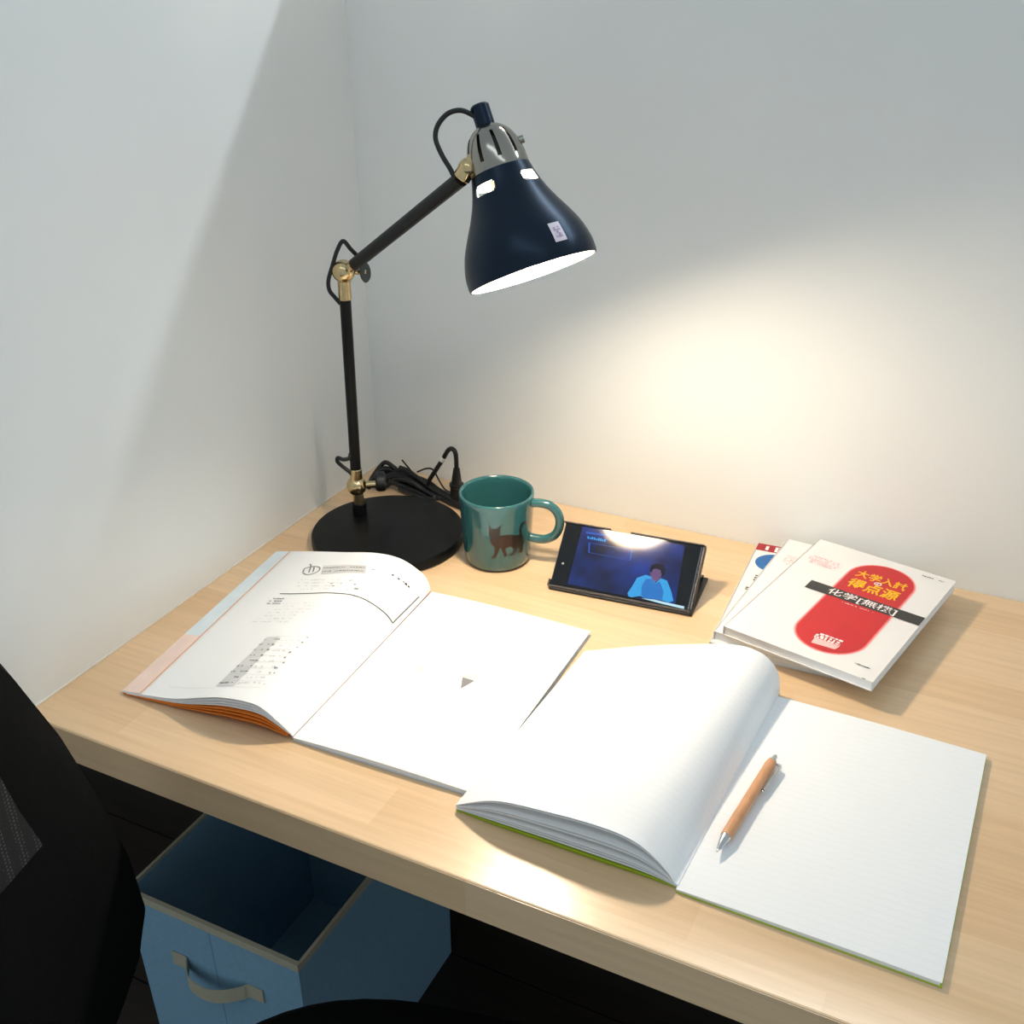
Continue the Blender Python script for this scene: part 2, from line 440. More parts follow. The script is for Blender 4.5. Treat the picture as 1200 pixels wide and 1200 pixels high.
def shell(name, prof, slots, th, material, root, O, seg=120):
    """lathe shell with cut-out slots; prof (s,r); slots (s0,s1,phi,halfangle)"""
    n = len(prof); V, Fc = [], []
    def pt(i, k, off):
        s, r = prof[i]; a = 2 * math.pi * k / seg; r = max(r - off, .0005)
        return O + AX * s + r * (math.sin(a) * E1 + math.cos(a) * E2)
    for off in (0, th):
        for i in range(n):
            for k in range(seg): V.append(pt(i, k, off))
    N = n * seg
    def hole(i, k):
        if i < 0 or i >= n - 1: return None
        s = (prof[i][0] + prof[i + 1][0]) / 2; a = 2 * math.pi * ((k + .5) % seg) / seg
        for s0, s1, ph, ha in slots:
            d = (a - ph + math.pi) % (2 * math.pi) - math.pi
            if s0 < s < s1 and abs(d) < ha: return True
        return False
    for i in range(n - 1):
        for k in range(seg):
            k2 = (k + 1) % seg
            a, b, c, d = i * seg + k, i * seg + k2, (i + 1) * seg + k2, (i + 1) * seg + k
            if hole(i, k): continue
            Fc.append((a, b, c, d)); Fc.append((N + d, N + c, N + b, N + a))
            if hole(i, (k - 1) % seg): Fc.append((a, d, N + d, N + a))
            if hole(i, (k + 1) % seg): Fc.append((b, N + b, N + c, c))
            if i > 0 and hole(i - 1, k): Fc.append((a, N + a, N + b, b))
            if i < n - 2 and hole(i + 1, k): Fc.append((d, c, N + c, N + d))
    for k in range(seg):
        k2 = (k + 1) % seg
        Fc.append((k, N + k, N + k2, k2)); b = (n - 1) * seg
        Fc.append((b + k2, N + b + k2, N + b + k, b + k))
    o = mk(name, V, Fc, material, root); flat_shade(o, 40); return o
key = [(0, 76), (6, 76.6), (20, 75.5), (40, 69.5), (58, 60.5), (74, 51.5), (90, 43.8), (106, 38.2), (120, 34.5)]
ks = [k[0] for k in key]; smooth_prof = [tuple(p) for p in cat_rom([(a, b, 0) for a, b in key], 4)]
prof = [(p[0] * PX, p[1] * PX) for p in smooth_prof]
for e in (95.5, 97.5, 105.5, 107.5):
    r = float(np.interp(e, [p[0] for p in smooth_prof], [p[1] for p in smooth_prof])); prof.append((e * PX, r * PX))
prof.sort(); 
slots = []
for q in range(4):
    ph = math.radians(-40 + 90 * q)
    slots += [(97.4 * PX, 105.6 * PX, ph, .36), (95.4 * PX, 97.6 * PX, ph, .32), (105.4 * PX, 107.6 * PX, ph, .32)]
shade = shell('shade', prof, slots, .0010, shade_m, lamp, RC)
shell('shade_lining', [(s + (.0006 if i == 0 else 0), r - .0011) for i, (s, r) in enumerate(prof)], slots, .0008, refl_m, shade, RC)
# nickel cap with slits
ck = [(118, 34), (122, 34.5), (130, 34), (141, 32.5), (150, 30), (158, 26.5), (164, 22), (169, 16), (172, 10.5)]
cprof = [(p[0] * PX, p[1] * PX) for p in cat_rom([(a, b, 0) for a, b in ck], 2)]
cslots = [(131 * PX, 160 * PX, math.radians(a), .055) for a in range(-30, 330, 36)]
cap = shell('shade_cap', cprof, cslots, .0010, nickel_m, lamp, RC, 180)
lathe('lamp_socket', [(0, 60 * PX), (.012, 60 * PX), (.012, 112 * PX), (.020, 118 * PX), (.020, 146 * PX), (.014, 160 * PX), (.006, 170 * PX), (0, 170 * PX)], cable_m, cap, RC, E1, E2, AX)
lathe('cable_grip', [(0, 168 * PX), (11 * PX, 168 * PX), (11 * PX, 194 * PX), (9 * PX, 196 * PX), (0, 196 * PX)], shade_m, lamp, RC, E1, E2, AX)
# yoke between the arm and the cap
capside = RC + AX * (140 * PX) - E1 * (31 * PX) + E2 * .008
hj = ball('head_joint', HJ, .0085, brass_m, lamp, 24)
cyl('yoke', A1 - dA * .002, HJ, .0078, brass_m, hj, bev=.001)
cyl('yoke_axle', HJ, capside + E1 * .006, .0062, brass_m, hj)
scr = RC + AX * (145 * PX) + E1 * (31 * PX)
cyl('cap_screw', scr - E1 * .001, scr + E1 * .004, .0035, nickel_m, cap)
# bulb
bs = 36 * PX
lathe('bulb', [(.022 * math.sin(a) if a else 0, bs - .022 * math.cos(a)) for a in np.linspace(0, 2.35, 15)] + [(.0125, 62 * PX), (.0125, 70 * PX), (0, 70 * PX)], bulb_m, lamp, RC, E1, E2, AX, 32)
# price sticker on the shade
def shade_pt(s, ph, off=.0004):
    r = float(np.interp(s, [p[0] for p in prof], [p[1] for p in prof])) + off
    return RC + AX * s + r * (math.sin(ph) * E1 + math.cos(ph) * E2)
st = mk('sticker', *sheetvf(lambda a, b: shade_pt((17 + 22 * b) * PX, math.radians(23 + 11.5 * a)), 6, 6, .0002), stick_m, lamp, True)
v2, f2 = scribble(.25, .2, .78, .8, 5, .13, random.Random(3), .9)
mk('sticker_print', [shade_pt((17 + 22 * b) * PX, math.radians(23 + 11.5 * a), .0007) for a, b in v2], f2, stick_i, st)
# cables of the lamp
PN = _unit(np.array([nrm[0], nrm[1], 0]))
pj = lambda u, v, off=0: onplane(u, v, J2 + PN * off, PN)
tube('joint_cable', [pj(419, 300, .004), pj(411, 292, .006), pj(402, 282.5, .004), pj(395, 294, .002), pj(390, 310, 0), pj(385, 328, -.001), pj(386, 340, 0), pj(392, 348, 0), pj(399, 356, .001)], .0023, cable_m, lamp, 10)
pk = lambda u, v, off=0: onplane(u, v, CAPC + TC * (off), TC)
tube('head_cable', [pk(561, 143, 0), pk(557, 137, 0), pk(541, 129.5, .001), pk(525, 133, .002), pk(513, 147, .003), pk(510.5, 163, .004), pk(518, 182, .006), pk(527, 197, .007), pk(533, 209, .008)], .0022, cable_m, lamp, 10)
pf = lambda u, v, off=0: onplane(u, v, J1 + PN * off, PN)
tube('foot_cable', [pf(411, 531, .002), pf(409, 537, .004), pf(402, 538.5, .003), pf(396, 536.5, .001), pf(395.5, 541, 0), pf(402, 547, 0), pf(409, 552.5, .002), pf(415, 558, .003)], .0023, cable_m, lamp, 10)
# power cord lying bundled behind the base
pc = lambda u, v, y=-.05: ony(u, v, y)
def zfix(P, lo=.0028): P = np.array(P); P[2] = max(P[2], lo); return P
cord = tube('power_cord', [pc(432, 572, -.075), pc(436, 560, -.06), pc(447, 545, -.045), pc(453, 542, -.045), pc(462, 548, -.045), pc(473, 558, -.045), pc(486, 570, -.045), zfix(pc(500, 573, -.05)), pc(503, 563, -.055),
                            pc(510, 552, -.055), pc(519, 538, -.055), pc(525, 528, -.055), pc(530, 526, -.055), pc(534, 532, -.055), pc(535, 548, -.055), pc(535, 556, -.055)], .0029, cable_m, lamp, 10, 8)
rr = random.Random(11)
loops = [
    [(434, 566, -.07), (442, 556, -.05), (456, 552, -.04), (474, 560, -.04), (492, 568, -.045), (505, 576, -.05), (498, 582, -.06), (480, 574, -.055), (460, 566, -.05), (444, 568, -.06)],
    [(440, 562, -.065), (455, 557, -.05), (470, 551, -.045), (486, 560, -.045), (500, 568, -.05), (516, 578, -.055), (506, 584, -.06), (488, 576, -.06), (468, 566, -.055)],
    [(446, 574, -.07), (452, 562, -.055), (468, 558, -.05), (488, 566, -.05), (510, 580, -.055), (530, 592, -.065), (545, 602, -.07)],
    [(468, 548, -.045), (478, 552, -.045), (492, 562, -.05), (508, 574, -.055), (526, 584, -.06), (540, 594, -.065)],
    [(436, 570, -.068), (440, 556, -.056), (452, 549, -.046), (466, 555, -.044), (478, 566, -.05), (494, 572, -.052), (512, 580, -.056), (524, 588, -.06)],
    [(441, 572, -.07), (450, 560, -.055), (462, 555, -.048), (480, 557, -.044), (497, 566, -.047), (511, 572, -.052), (520, 580, -.056), (508, 586, -.062), (490, 580, -.062), (474, 570, -.058), (456, 564, -.058)],
    [(478, 556, -.046), (490, 560, -.046), (503, 566, -.049), (514, 574, -.053), (528, 582, -.057)],
    [(452, 570, -.06), (464, 562, -.055), (480, 564, -.06), (496, 574, -.06), (510, 583, -.065), (498, 585, -.068), (482, 578, -.065), (468, 572, -.06)],
]
for L_ in loops:
    tube('cord_loop', [zfix(pc(*p), .0034) for p in L_], .0032, cable_m, cord, 8, 6)
for P_ in ([(471, 539, -.045), (486, 557, -.048), (500, 575, -.052)], [(489, 553, -.05), (500, 549, -.05), (508, 551, -.05), (514, 562, -.05), (521, 573, -.055), (530, 578, -.055)],
           [(503, 563, -.05), (513, 572, -.052), (524, 583, -.056), (536, 590, -.06)]):
    tube('wire_tie', [zfix(pc(*p), .0015) for p in P_], .0011, cable_m, cord, 6, 6)
q0, q1 = pc(520.5, 536, -.055), pc(517.5, 540, -.055)
cyl('cable_band', q0, q1, .0034, tie_m, cord, 14)
pg0, pg1, pg2 = pc(535, 549, -.055), pc(535, 566, -.055), zfix(pc(534, 590, -.055), .004)
e1_, e2_, e3_ = frame_of(pg1 - pg0)
Lp = np.linalg.norm(pg2 - pg0)
lathe('plug', [(0, 0), (.004, 0), (.0055, Lp * .25), (.0066, Lp * .45), (.0088, Lp * .47), (.0088, Lp * .55), (.0078, Lp * .57), (.0075, Lp * .98), (0, Lp)], cable_m, cord, pg0, e1_, e2_, e3_, 20)

# ------------------------------------------------------------------ mug
MC = np.array([.2545, -.1525]); MH = .0835
mug = thing('mug', 'teal glazed mug with a brown cat picture standing beside lamp base', 'mug', (MC[0], MC[1], 0))
rb, rtp = .0362, .0412
mug_r = lambda z: rb + (rtp - rb) * (min(max(z, 0), MH) / MH) ** .8
pr = [(0, .003), (.028, .003), (.030, .0006), (.0335, .0006), (rb - .0005, .004)] + [(mug_r(z), z) for z in np.linspace(.008, MH - .002, 14)] + \
     [(rtp - .0006, MH - .0004), (rtp - .0018, MH), (rtp - .0030, MH - .0006)] + [(mug_r(z) - .0038, z) for z in np.linspace(MH - .003, .012, 12)] + [(rb - .010, .0075), (0, .007)]
lathe('cup', pr, mug_m, mug, (MC[0], MC[1], 0), seg=72, angle=60)
lathe('foot_ring', [(.0300, .0001), (.0338, .0001), (.0344, .0016), (.0300, .0016), (.0300, .0001)], mugb_m, mug, (MC[0], MC[1], 0), seg=60)
hd = _unit(ony(650, 600, MC[1] + .012)[:2] - MC); hd3 = np.array([hd[0], hd[1], 0])
M3 = np.array([MC[0], MC[1], 0])
hp = [(mug_r(.068) - .002, .0735), (.050, .0745), (.061, .0725), (.0690, .064), (.0710, .052), (.0665, .039), (.056, .0315), (.046, .0305), (mug_r(.03) - .002, .0315)]
tube('handle', [M3 + hd3 * a + np.array([0, 0, z]) for a, z in hp], .0050, mug_m, mug, 14, 8)
# the cat: flat print wrapped on the cup
mdir = CAM[:2] - MC; ma = math.atan2(mdir[1], mdir[0])
def mug_pt(u, v, off=.00025):
    """point of the cup wall seen at photo pixel (u,v)"""
    d = ray(u, v); P = CAM.copy(); best = None
    for r in (mug_r(.04),):
        for _ in range(6):
            o2 = P[:2] - MC if False else CAM[:2] - MC
            a = d[0] ** 2 + d[1] ** 2; b = 2 * (o2[0] * d[0] + o2[1] * d[1]); c = o2 @ o2 - (r + off) ** 2
            D = b * b - 4 * a * c
            t = (-b - math.sqrt(max(D, 0))) / (2 * a); best = CAM + d * t; r = mug_r(best[2])
    return best
def fan(pts, n=None): return list(pts), [tuple(range(len(pts)))]
def cat_poly(name, pts, m_, off):
    P2 = [np.array(p, float) for p in pts]
    bm = bmesh.new(); vsb = [bm.verts.new((p[0], p[1], 0)) for p in P2]; bm.faces.new(vsb)
    bmesh.ops.triangulate(bm, faces=bm.faces[:]); 
    for _ in range(2): bmesh.ops.subdivide_edges(bm, edges=[e for e in bm.edges if e.calc_length() > 3], cuts=1, use_grid_fill=False)
    bmesh.ops.triangulate(bm, faces=bm.faces[:]); bm.verts.index_update()
    V = [mug_pt(v.co.x, v.co.y, off) for v in bm.verts]; Fc = [tuple(v.index for v in f.verts) for f in bm.faces]; bm.free()
    return mk(name, V, Fc, m_, mug, True)
zc = lambda L_: [(530 + x / 8., 550 + y / 8.) for x, y in L_]
cat_poly('cat_body', zc([(350, 650), (400, 660), (440, 625), (520, 615), (600, 618), (655, 620), (668, 660), (660, 740), (640, 745), (610, 735), (540, 725), (490, 745), (470, 735), (440, 745), (400, 735), (365, 700)]), cat_b, .00025)
cat_poly('cat_rump', zc([(570, 630), (630, 612), (662, 620), (670, 665), (664, 735), (640, 742), (600, 738), (565, 745), (570, 690)]), cat_k, .00045)
cat_poly('cat_head', zc([(345, 525), (372, 560), (415, 562), (452, 530), (448, 590), (440, 640), (405, 662), (365, 652), (345, 610)]), cat_g, .00045)
cat_poly('cat_tail', zc([(640, 640), (628, 580), (634, 530), (660, 495), (700, 484), (698, 500), (668, 512), (652, 540), (648, 580), (662, 640)]), cat_k, .0003)
cat_poly('cat_leg', zc([(400, 730), (445, 735), (428, 790), (405, 832), (365, 836), (372, 818), (392, 806)]), cat_b, .0003)
cat_poly('cat_leg', zc([(455, 735), (495, 735), (505, 775), (515, 805), (495, 828), (482, 818), (486, 798), (465, 765)]), cat_b, .0003)
cat_poly('cat_leg', zc([(565, 735), (610, 735), (602, 770), (580, 800), (540, 812), (530, 800), (556, 792), (575, 765)]), cat_g, .0003)
cat_poly('cat_leg', zc([(625, 735), (662, 730), (660, 762), (652, 778), (615, 780), (618, 768), (636, 762)]), cat_k, .0003)

# ------------------------------------------------------------------ phone propped in its folio case
PB0, PB1 = onz(642, 686, .0035), onz(808, 718, .0035)          # front bottom edge
ex = _unit(PB1 - PB0); Lph = np.linalg.norm(PB1 - PB0)
back = _unit(np.array([-ex[1], ex[0], 0]))                      # away from the viewer
ang = math.radians(43.6); ey = back * math.cos(ang) + np.array([0, 0, 1]) * math.sin(ang); en = np.cross(ex, ey)
if en[2] < 0: en = -en                                          # screen normal (up and to the viewer)
Hph = .0745
phone = thing('smartphone', 'smartphone in a black folio case propped up and playing a blue lecture video', 'phone', tuple((PB0 + PB1) / 2 * np.array([1, 1, 0])))
pp = lambda a, b, c=0.: PB0 + ex * a + ey * b + en * c          # a along, b up the screen, c out of the screen
def prbox(name, a0, a1, b0, b1, c0, c1, m_, root, bev=0., seg=3):
    return box(name, (a0, a1, b0, b1, c0, c1), m_, root, bev, seg, fn=lambda a, b, c: pp(a, b, c))
prbox('case_back', -.001, Lph + .0015, 0, Hph, -.0125, -.0085, phone_m, phone, .0016)
prbox('body', .0015, Lph - .0015, .002, Hph - .0015, -.0086, -.0006, alu_m, phone, .0018)
gl = prbox('front_glass', .0026, Lph - .0026, .0028, Hph - .0024, -.0007, 0, glass_m, phone, .0003, 1)
for a0, b0, a1, b1 in ((.0, Hph - .0018, .052, Hph), (.074, Hph - .0018, Lph, Hph), (0, 0, Lph, .0022), (-.001, .0, .0012, .008)):
    prbox('case_lip', a0, a1, b0, b1, -.0086, .0004, phone_m, phone, .0006)
prbox('case_side', Lph - .0012, Lph + .0015, 0, Hph, -.0086, -.002, phone_m, phone, .0006)
# base flap on the desk and prop at the back
zb = lambda a, b, c: np.array([PB0[0], PB0[1], 0]) + ex * a * np.array([1, 1, 0]) + back * b + np.array([0, 0, c])
box('base_flap', (.0015, Lph + .003, -.0025, .076, .0003, .0030), phone_m, phone, .001, 2, fn=zb)
box('fold_strip', (.0015, Lph + .002, -.0015, .008, .0029, .0046), phone_m, phone, .001, 2, fn=zb)
t0, t1 = pp(0, Hph * .52, -.0125), None
hz = t0[2]
def prop(a, b, c):   # sloping support from the middle of the back down to the rear of the flap
    p0 = pp(a, Hph * .55, -.0127); p1 = zb(a, .077, .0035); n = _unit(np.cross(ex, p1 - p0)); n = n if n[2] > 0 else -n
    return p0 + (p1 - p0) * b + n * c
box('prop_flap', (.004, Lph - .002, 0, 1, -.0014, .0010), phone_m, phone, .0006, 1, fn=prop)
# picture on the screen, drawn from the photo's pixels onto the glass plane
scr_n, scr_o = en, pp(0, 0, .00005)
def sp(u, v, lay=1): return onplane(u, v, pp(0, 0, .00006 * lay), en)
def spoly(name, pts, m_, lay, root=None):
    return mk(name, [sp(u, v, lay) for u, v in pts], [tuple(range(len(pts)))], m_, root or picture)
zs = lambda L_: [(640 + x / 6., 600 + y / 6.) for x, y in L_]
picture = mk('screen_picture', [sp(u, v, 1) for u, v in zs([(258, 100), (975, 236), (905, 660), (150, 505)])], [(0, 1, 2, 3)], screen_m, phone)
def outline(pts, w):
    pts = [np.array(p, float) for p in pts]; V, Fc = [], []; n = len(pts); c = sum(pts) / n
    for p in pts: V += [tuple(p), tuple(p + (c - p) * w)]
    for i in range(n): Fc.append((2 * i, 2 * ((i + 1) % n), 2 * ((i + 1) % n) + 1, 2 * i + 1))
    return V, Fc
v2, f2 = outline(zs([(300, 215), (607, 268), (595, 342), (296, 285)]), .06); mk('screen_outline', [sp(u, v, 2) for u, v in v2], f2, s_line, picture)
v2, f2 = scribble(0, 0, 1, 1, 1, .55, random.Random(5), .95)
def quad_map(q): 
    q = [np.array(p, float) for p in q]
    return lambda x, y: tuple((q[0] * (1 - x) + q[1] * x) * (1 - y) + (q[3] * (1 - x) + q[2] * x) * y)
qm = quad_map(zs([(290, 168), (424, 190), (420, 212), (288, 188)]))
V_, F_ = [], []
for i in range(9):
    v_, f_ = rect2(i / 9 + .01, .1 + .3 * (i % 3 == 1), i / 9 + .09, .9); V_, F_ = join([(V_, F_), (v_, f_)])
mk('screen_caption', [sp(*qm(x, y), 2) for x, y in V_], F_, s_cyan, picture)
qm = quad_map(zs([(280, 138), (412, 158), (410, 168), (280, 150)]))
mk('screen_caption', [sp(*qm(x, y), 2) for x, y in rect2(0, 0, 1, 1)[0]], [(0, 1, 2, 3)], s_line, picture)
spoly('screen_figure', zs([(572, 570), (600, 530), (640, 462), (700, 442), (745, 456), (770, 500), (806, 466), (850, 482), (880, 560), (895, 625), (860, 636), (820, 622), (700, 606), (660, 590), (600, 600), (578, 592)]), s_shirt, 2)
spoly('screen_figure_shade', zs([(672, 520), (700, 470), (745, 470), (768, 505), (800, 490), (826, 560), (815, 622), (700, 605), (668, 585)]), s_shirt2, 3)
spoly('screen_face', zs([(736, 400), (765, 388), (800, 400), (812, 440), (795, 480), (768, 492), (742, 470), (732, 432)]), s_skin, 4)
spoly('screen_hair', zs([(728, 410), (738, 376), (775, 360), (820, 372), (840, 405), (832, 445), (815, 450), (806, 410), (775, 398), (752, 402), (740, 430)]), s_hair, 5)
spoly('screen_table', zs([(670, 606), (760, 616), (972, 664), (968, 682), (800, 642)]), s_white, 3)
fr = sp(*zs([(118, 362)])[0], 2)
lathe('front_camera', [(0, 0), (.0013, 0), (.0013, .0002), (0, .0002)], ink_m, phone, fr, ex, ey, en, 16)

# ------------------------------------------------------------------ stack of three paperbacks
def book(label, name, P0, ang_deg, w, h, z0, th):
    a = math.radians(ang_deg); exb = np.array([math.cos(a), math.sin(a), 0]); eyb = np.array([math.sin(a), -math.cos(a), 0])
    ctr = P0 + exb * w / 2 + eyb * h / 2
    r = thing(name, label, 'book', (ctr[0], ctr[1], z0), a, 'paperbacks stacked by the wall')
    fn = lambda x, y, z: np.array([P0[0], P0[1], 0]) + exb * x + eyb * y + np.array([0, 0, z])
    box('pages', (.0012, w - .0012, .0010, h - .0010, z0 + .0006, z0 + th - .0006), paper_m, r, fn=fn)
    box('back_cover', (0, w, 0, h, z0, z0 + .0006), white_pr, r, fn=fn)
    cv = box('front_cover', (0, w, 0, h, z0 + th - .0006, z0 + th), white_pr, r, fn=fn)
    box('spine', (-.0006, .0006, 0, h, z0, z0 + th), white_pr, r, fn=fn)
    top = z0 + th
    return dict(r=r, cv=cv, fn=fn, top=top, P0=P0, ex=exb, ey=eyb, w=w, h=h)
def bprint(B, name, v2, f2, m_, lay=1, root=None):
    return mk(name, [B['fn'](x, y, B['top'] + .00012 * lay) for x, y in v2], f2, m_, root or B['cv'])
def bloc(B, u, v):
    d = onz(u, v, B['top']) - np.array([B['P0'][0], B['P0'][1], B['top']]); return float(d @ B['ex']), float(d @ B['ey'])
Z1, Z2, Z3 = .0097, .0097 * 2, .0292
g0, g1 = onz(889, 634, Z1), onz(833, 752, Z1)
angb = math.degrees(math.atan2(-(g1 - g0)[0] * -1, -(g1 - g0)[1]))
BW, BH = .148, .2140
def ang_from(left_top, left_bot):
    d = left_bot - left_top; return math.degrees(math.atan2(d[0], -d[1]))
bookC = book('white paperback with red band and blue disc, lowest of the book stack', 'paperback_book', onz(889, 636, Z1), ang_from(onz(889, 636, Z1), onz(833, 750, Z1)), BW, BH, .0003, Z1 - .0003)
bookB = book('plain white paperback with pale pink print, middle of the book stack', 'paperback_book', onz(925, 630, Z2) + np.array([0, -.0035, 0]), ang_from(onz(925, 630, Z2), onz(836, 740, Z2)), BW, BH, Z1, Z2 - Z1)
bookA = book('white paperback with a big red capsule on its cover, topmost of the book stack', 'paperback_book', onz(961, 631.5, Z3), ang_from(onz(1120, 681, Z3), onz(1019, 803, Z3)), BW, BH + .003, Z2, Z3 - Z2)
def bl(L_): return [bloc(bookA, 820 + x / 3.75, 610 + y / 3.75) for x, y in L_]
# red capsule: two arc ends, with softer rims
def capsule(c0, c1, r, n=16):
    c0, c1 = np.array(c0), np.array(c1); d = _unit(c1 - c0); p = np.array([-d[1], d[0]]); out = []
    for k in range(n + 1):
        a = math.pi * k / n; out.append(c1 + r * (math.cos(a) * p + math.sin(a) * d))
    for k in range(n + 1):
        a = math.pi * k / n; out.append(c0 + r * (-math.cos(a) * p - math.sin(a) * d))
    return [tuple(q) for q in out], [tuple(range(len(out)))]
top_e, bot_e = bl([(812, 203)])[0], bl([(560, 584)])[0]
lft, rgt = bl([(500, 395)])[0], bl([(905, 360)])[0]
cx_ = (bl([(600, 285)])[0][0] + bl([(955, 290)])[0][0]) / 2
rad = abs(bl([(955, 290)])[0][0] - bl([(625, 255)])[0][0]) / 2
y_t, y_b = top_e[1], bot_e[1]
for k, (m_, g) in enumerate(((red_h2, .0022), (red_h1, .0010), (red_pr, -.0004))):
    bprint(bookA, 'capsule_print', *capsule((cx_, y_t + rad), (cx_, y_b - rad), rad + g), m_, 1 + k)
bar = bl([(492, 260), (988, 432), (960, 467), (465, 291)])
by0, by1 = (bar[0][1] + bar[1][1]) / 2, (bar[2][1] + bar[3][1]) / 2
bx0, bx1 = (bar[0][0] + bar[3][0]) / 2, min((bar[1][0] + bar[2][0]) / 2, BW - .0004)
bprint(bookA, 'title_bar', *rect2(bx0, by0, bx1, by1), blk_pr, 4)
def btext(B, s, x0, y0, x1, y1, m_, lay, bold=0.):
    v2, f2 = fit_text(s, x0, -y1, x1, -y0, bold)
    if v2: bprint(B, 'cover_lettering', [(x, -y) for x, y in v2], f2, m_, lay)
ta, tb = bl([(695, 232)])[0], bl([(930, 295)])[0]
yA = bl([(715, 205), (920, 300)])
row = lambda L_: (min(p[0] for p in L_), min(p[1] for p in L_), max(p[0] for p in L_), max(p[1] for p in L_))
hgt = by1 - by0
w1 = rad * 1.56
btext(bookA, '大学入試', cx_ - w1 / 2, by0 - .0500, cx_ + w1 / 2, by0 - .0345, yel_pr, 5, .018)
btext(bookA, '得点源', cx_ - w1 / 2, by0 - .0305, cx_ + w1 / 2, by0 - .0105, yel_pr, 5, .02)
btext(bookA, 'の', cx_ - .004, by0 - .0360, cx_ + .004, by0 - .0290, wht_pr, 6, .03)
btext(bookA, '化学[無機]', cx_ - rad * 1.05, by0 + .0015, cx_ + rad * 1.05, by1 - .0012, wht_pr, 5, .008)
rn = random.Random(21)
def bscrib(B, x0, y0, x1, y1, n, h, m_, lay=5, dens=.8):
    bprint(B, 'small_print', *scribble(x0, y0, x1, y1, n, h, rn, dens), m_, lay)
bscrib(bookA, cx_ - rad * .45, by1 + .003, cx_ + rad * .5, by1 + .0052, 1, .0014, wht_pr)
lx, ly = bl([(557, 535)])[0]
bprint(bookA, 'emblem_print', *scribble(lx - .013, ly - .011, lx + .012, ly + .000, 3, .0042, random.Random(8), .95), wht_pr, 6)
bprint(bookA, 'emblem_print', [(lx - .012, ly - .001), (lx + .013, ly - .0005), (lx + .011, ly + .007), (lx - .003, ly + .0085), (lx - .011, ly + .0095)], [(0, 1, 2, 3, 4)], red_h2, 4)
p = bl([(495, 150), (640, 225)]); bscrib(bookA, p[0][0], p[0][1], p[0][0] + .034, p[0][1] + .018, 5, .0022, pk_pr, 5, .7)
p = bl([(980, 240)])[0]; bscrib(bookA, p[0], p[1], p[0] + .022, p[1] + .003, 1, .0020, ink_d)
p = bl([(685, 625)])[0]; bscrib(bookA, p[0], p[1], p[0] + .014, p[1] + .0028, 1, .0020, ink_d, 5, .7)
p = bl([(715, 692)])[0]; bscrib(bookA, p[0], p[1], p[0] + .003, p[1] + .002, 1, .0018, ink_d, 5, 1)
# middle book: pink print near its spine
p = bloc(bookB, 820 + 385 / 3.75, 610 + 150 / 3.75); bscrib(bookB, p[0], p[1], p[0] + .020, p[1] + .022, 6, .0022, pk_pr, 2, .7)
# lowest book: red band, blue disc, black lettering
bprint(bookC, 'red_band', *rect2(.0003, .0004, .13, .0165), red2_pr, 1)
btext(bookC, '1日', .010, .0035, .036, .0145, wht_pr, 2, .03)
circ = [(.026 + .0205 * math.cos(a), .040 + .0195 * math.sin(a)) for a in np.linspace(0, 2 * math.pi, 40, endpoint=False)]
bprint(bookC, 'blue_disc', circ, [tuple(range(40))], blue_pr, 1)
bprint(bookC, 'disc_ring', [(.033 + r_ * math.cos(a), .040 + r_ * 1.1 * math.sin(a)) for a in np.linspace(0, 2 * math.pi, 24, endpoint=False) for r_ in (.0048, .0080)], [(2 * k, 2 * k + 1, (2 * k + 3) % 48, (2 * k + 2) % 48) for k in range(24)], wht_pr, 2)
bscrib(bookC, .0125, .070, .021, .085, 3, .0042, ink_d, 2, .9)
bscrib(bookC, .0085, .098, .0165, .106, 2, .0034, ink_d, 2, .7)
bscrib(bookC, .0085, .124, .0115, .128, 1, .0022, ink_d, 2, 1)

# ------------------------------------------------------------------ open textbook
tb_ = thing('open_textbook', 'open textbook with a curled printed left page and orange page edges', 'book', (.225, -.38, 0))
def interp_curve(P, n=60):
    C = cat_rom(P, 8); L = np.cumsum([0] + [np.linalg.norm(C[i + 1] - C[i]) for i in range(len(C) - 1)]); L /= L[-1]
    C = np.array(C)
    return lambda t: np.array([np.interp(t, L, C[:, k]) for k in range(3)])
def lift(P, z): P = np.array(P); P[2] = max(P[2], z); return P
cb_top = interp_curve([onz(142, 810, .0032), ony(200, 818.5, -.524), ony(235, 817.5, -.522), ony(262, 817.5, -.520), ony(300, 826, -.517), ony(325, 845, -.515), ony(338, 857, -.513), ony(343, 862, -.513)])
ct_top = interp_curve([onz(324, 646, .0032), ony(362, 646, -.262), ony(400, 647, -.260), ony(440, 648, -.259), ony(470, 655, -.2585), ony(495, 672, -.258), ony(503, 685, -.2555), onz(505, 693, .0032)])
def low(c, f, base):
    def g(t):
        P = c(t); P[2] = base + (P[2] - base) * f if P[2] > base else P[2]; return P
    return g
def page_fn(f, base, dx=0., z_sub=0.):
    cb, ct = low(cb_top, f, base), low(ct_top, f, base)
    def fn(s, t):   # s: left -> spine, t: top -> bottom
        if f < .6: s = s * .965
        P = ct(s) * (1 - t) + cb(s) * t
        w = 1 - s
        P = P + np.array([dx * w, 0, -z_sub]); P[2] = max(P[2], base); return P
    return fn
Lp_ = page_fn(1.0, .0030)
mk('left_page', *sheetvf(Lp_, 120, 16, .0004), paper_m, tb_, True)
for k, (f, base, dx, m_, nm) in enumerate(((.90, .0027, .004, paper_m, 'page'), (.80, .0024, .006, blue_paper, 'page'), (.70, .0021, .007, blue_paper, 'page'), (.56, .0018, .004, orange_m, 'orange_section'), (.44, .0015, .003, orange_m, 'orange_section'), (.30, .0012, .002, orange_m, 'inside_cover'))):
    mk(nm, *sheetvf(page_fn(f, base, dx), 40, 8, .0009 if m_ is orange_m else .0004), m_, tb_, True)
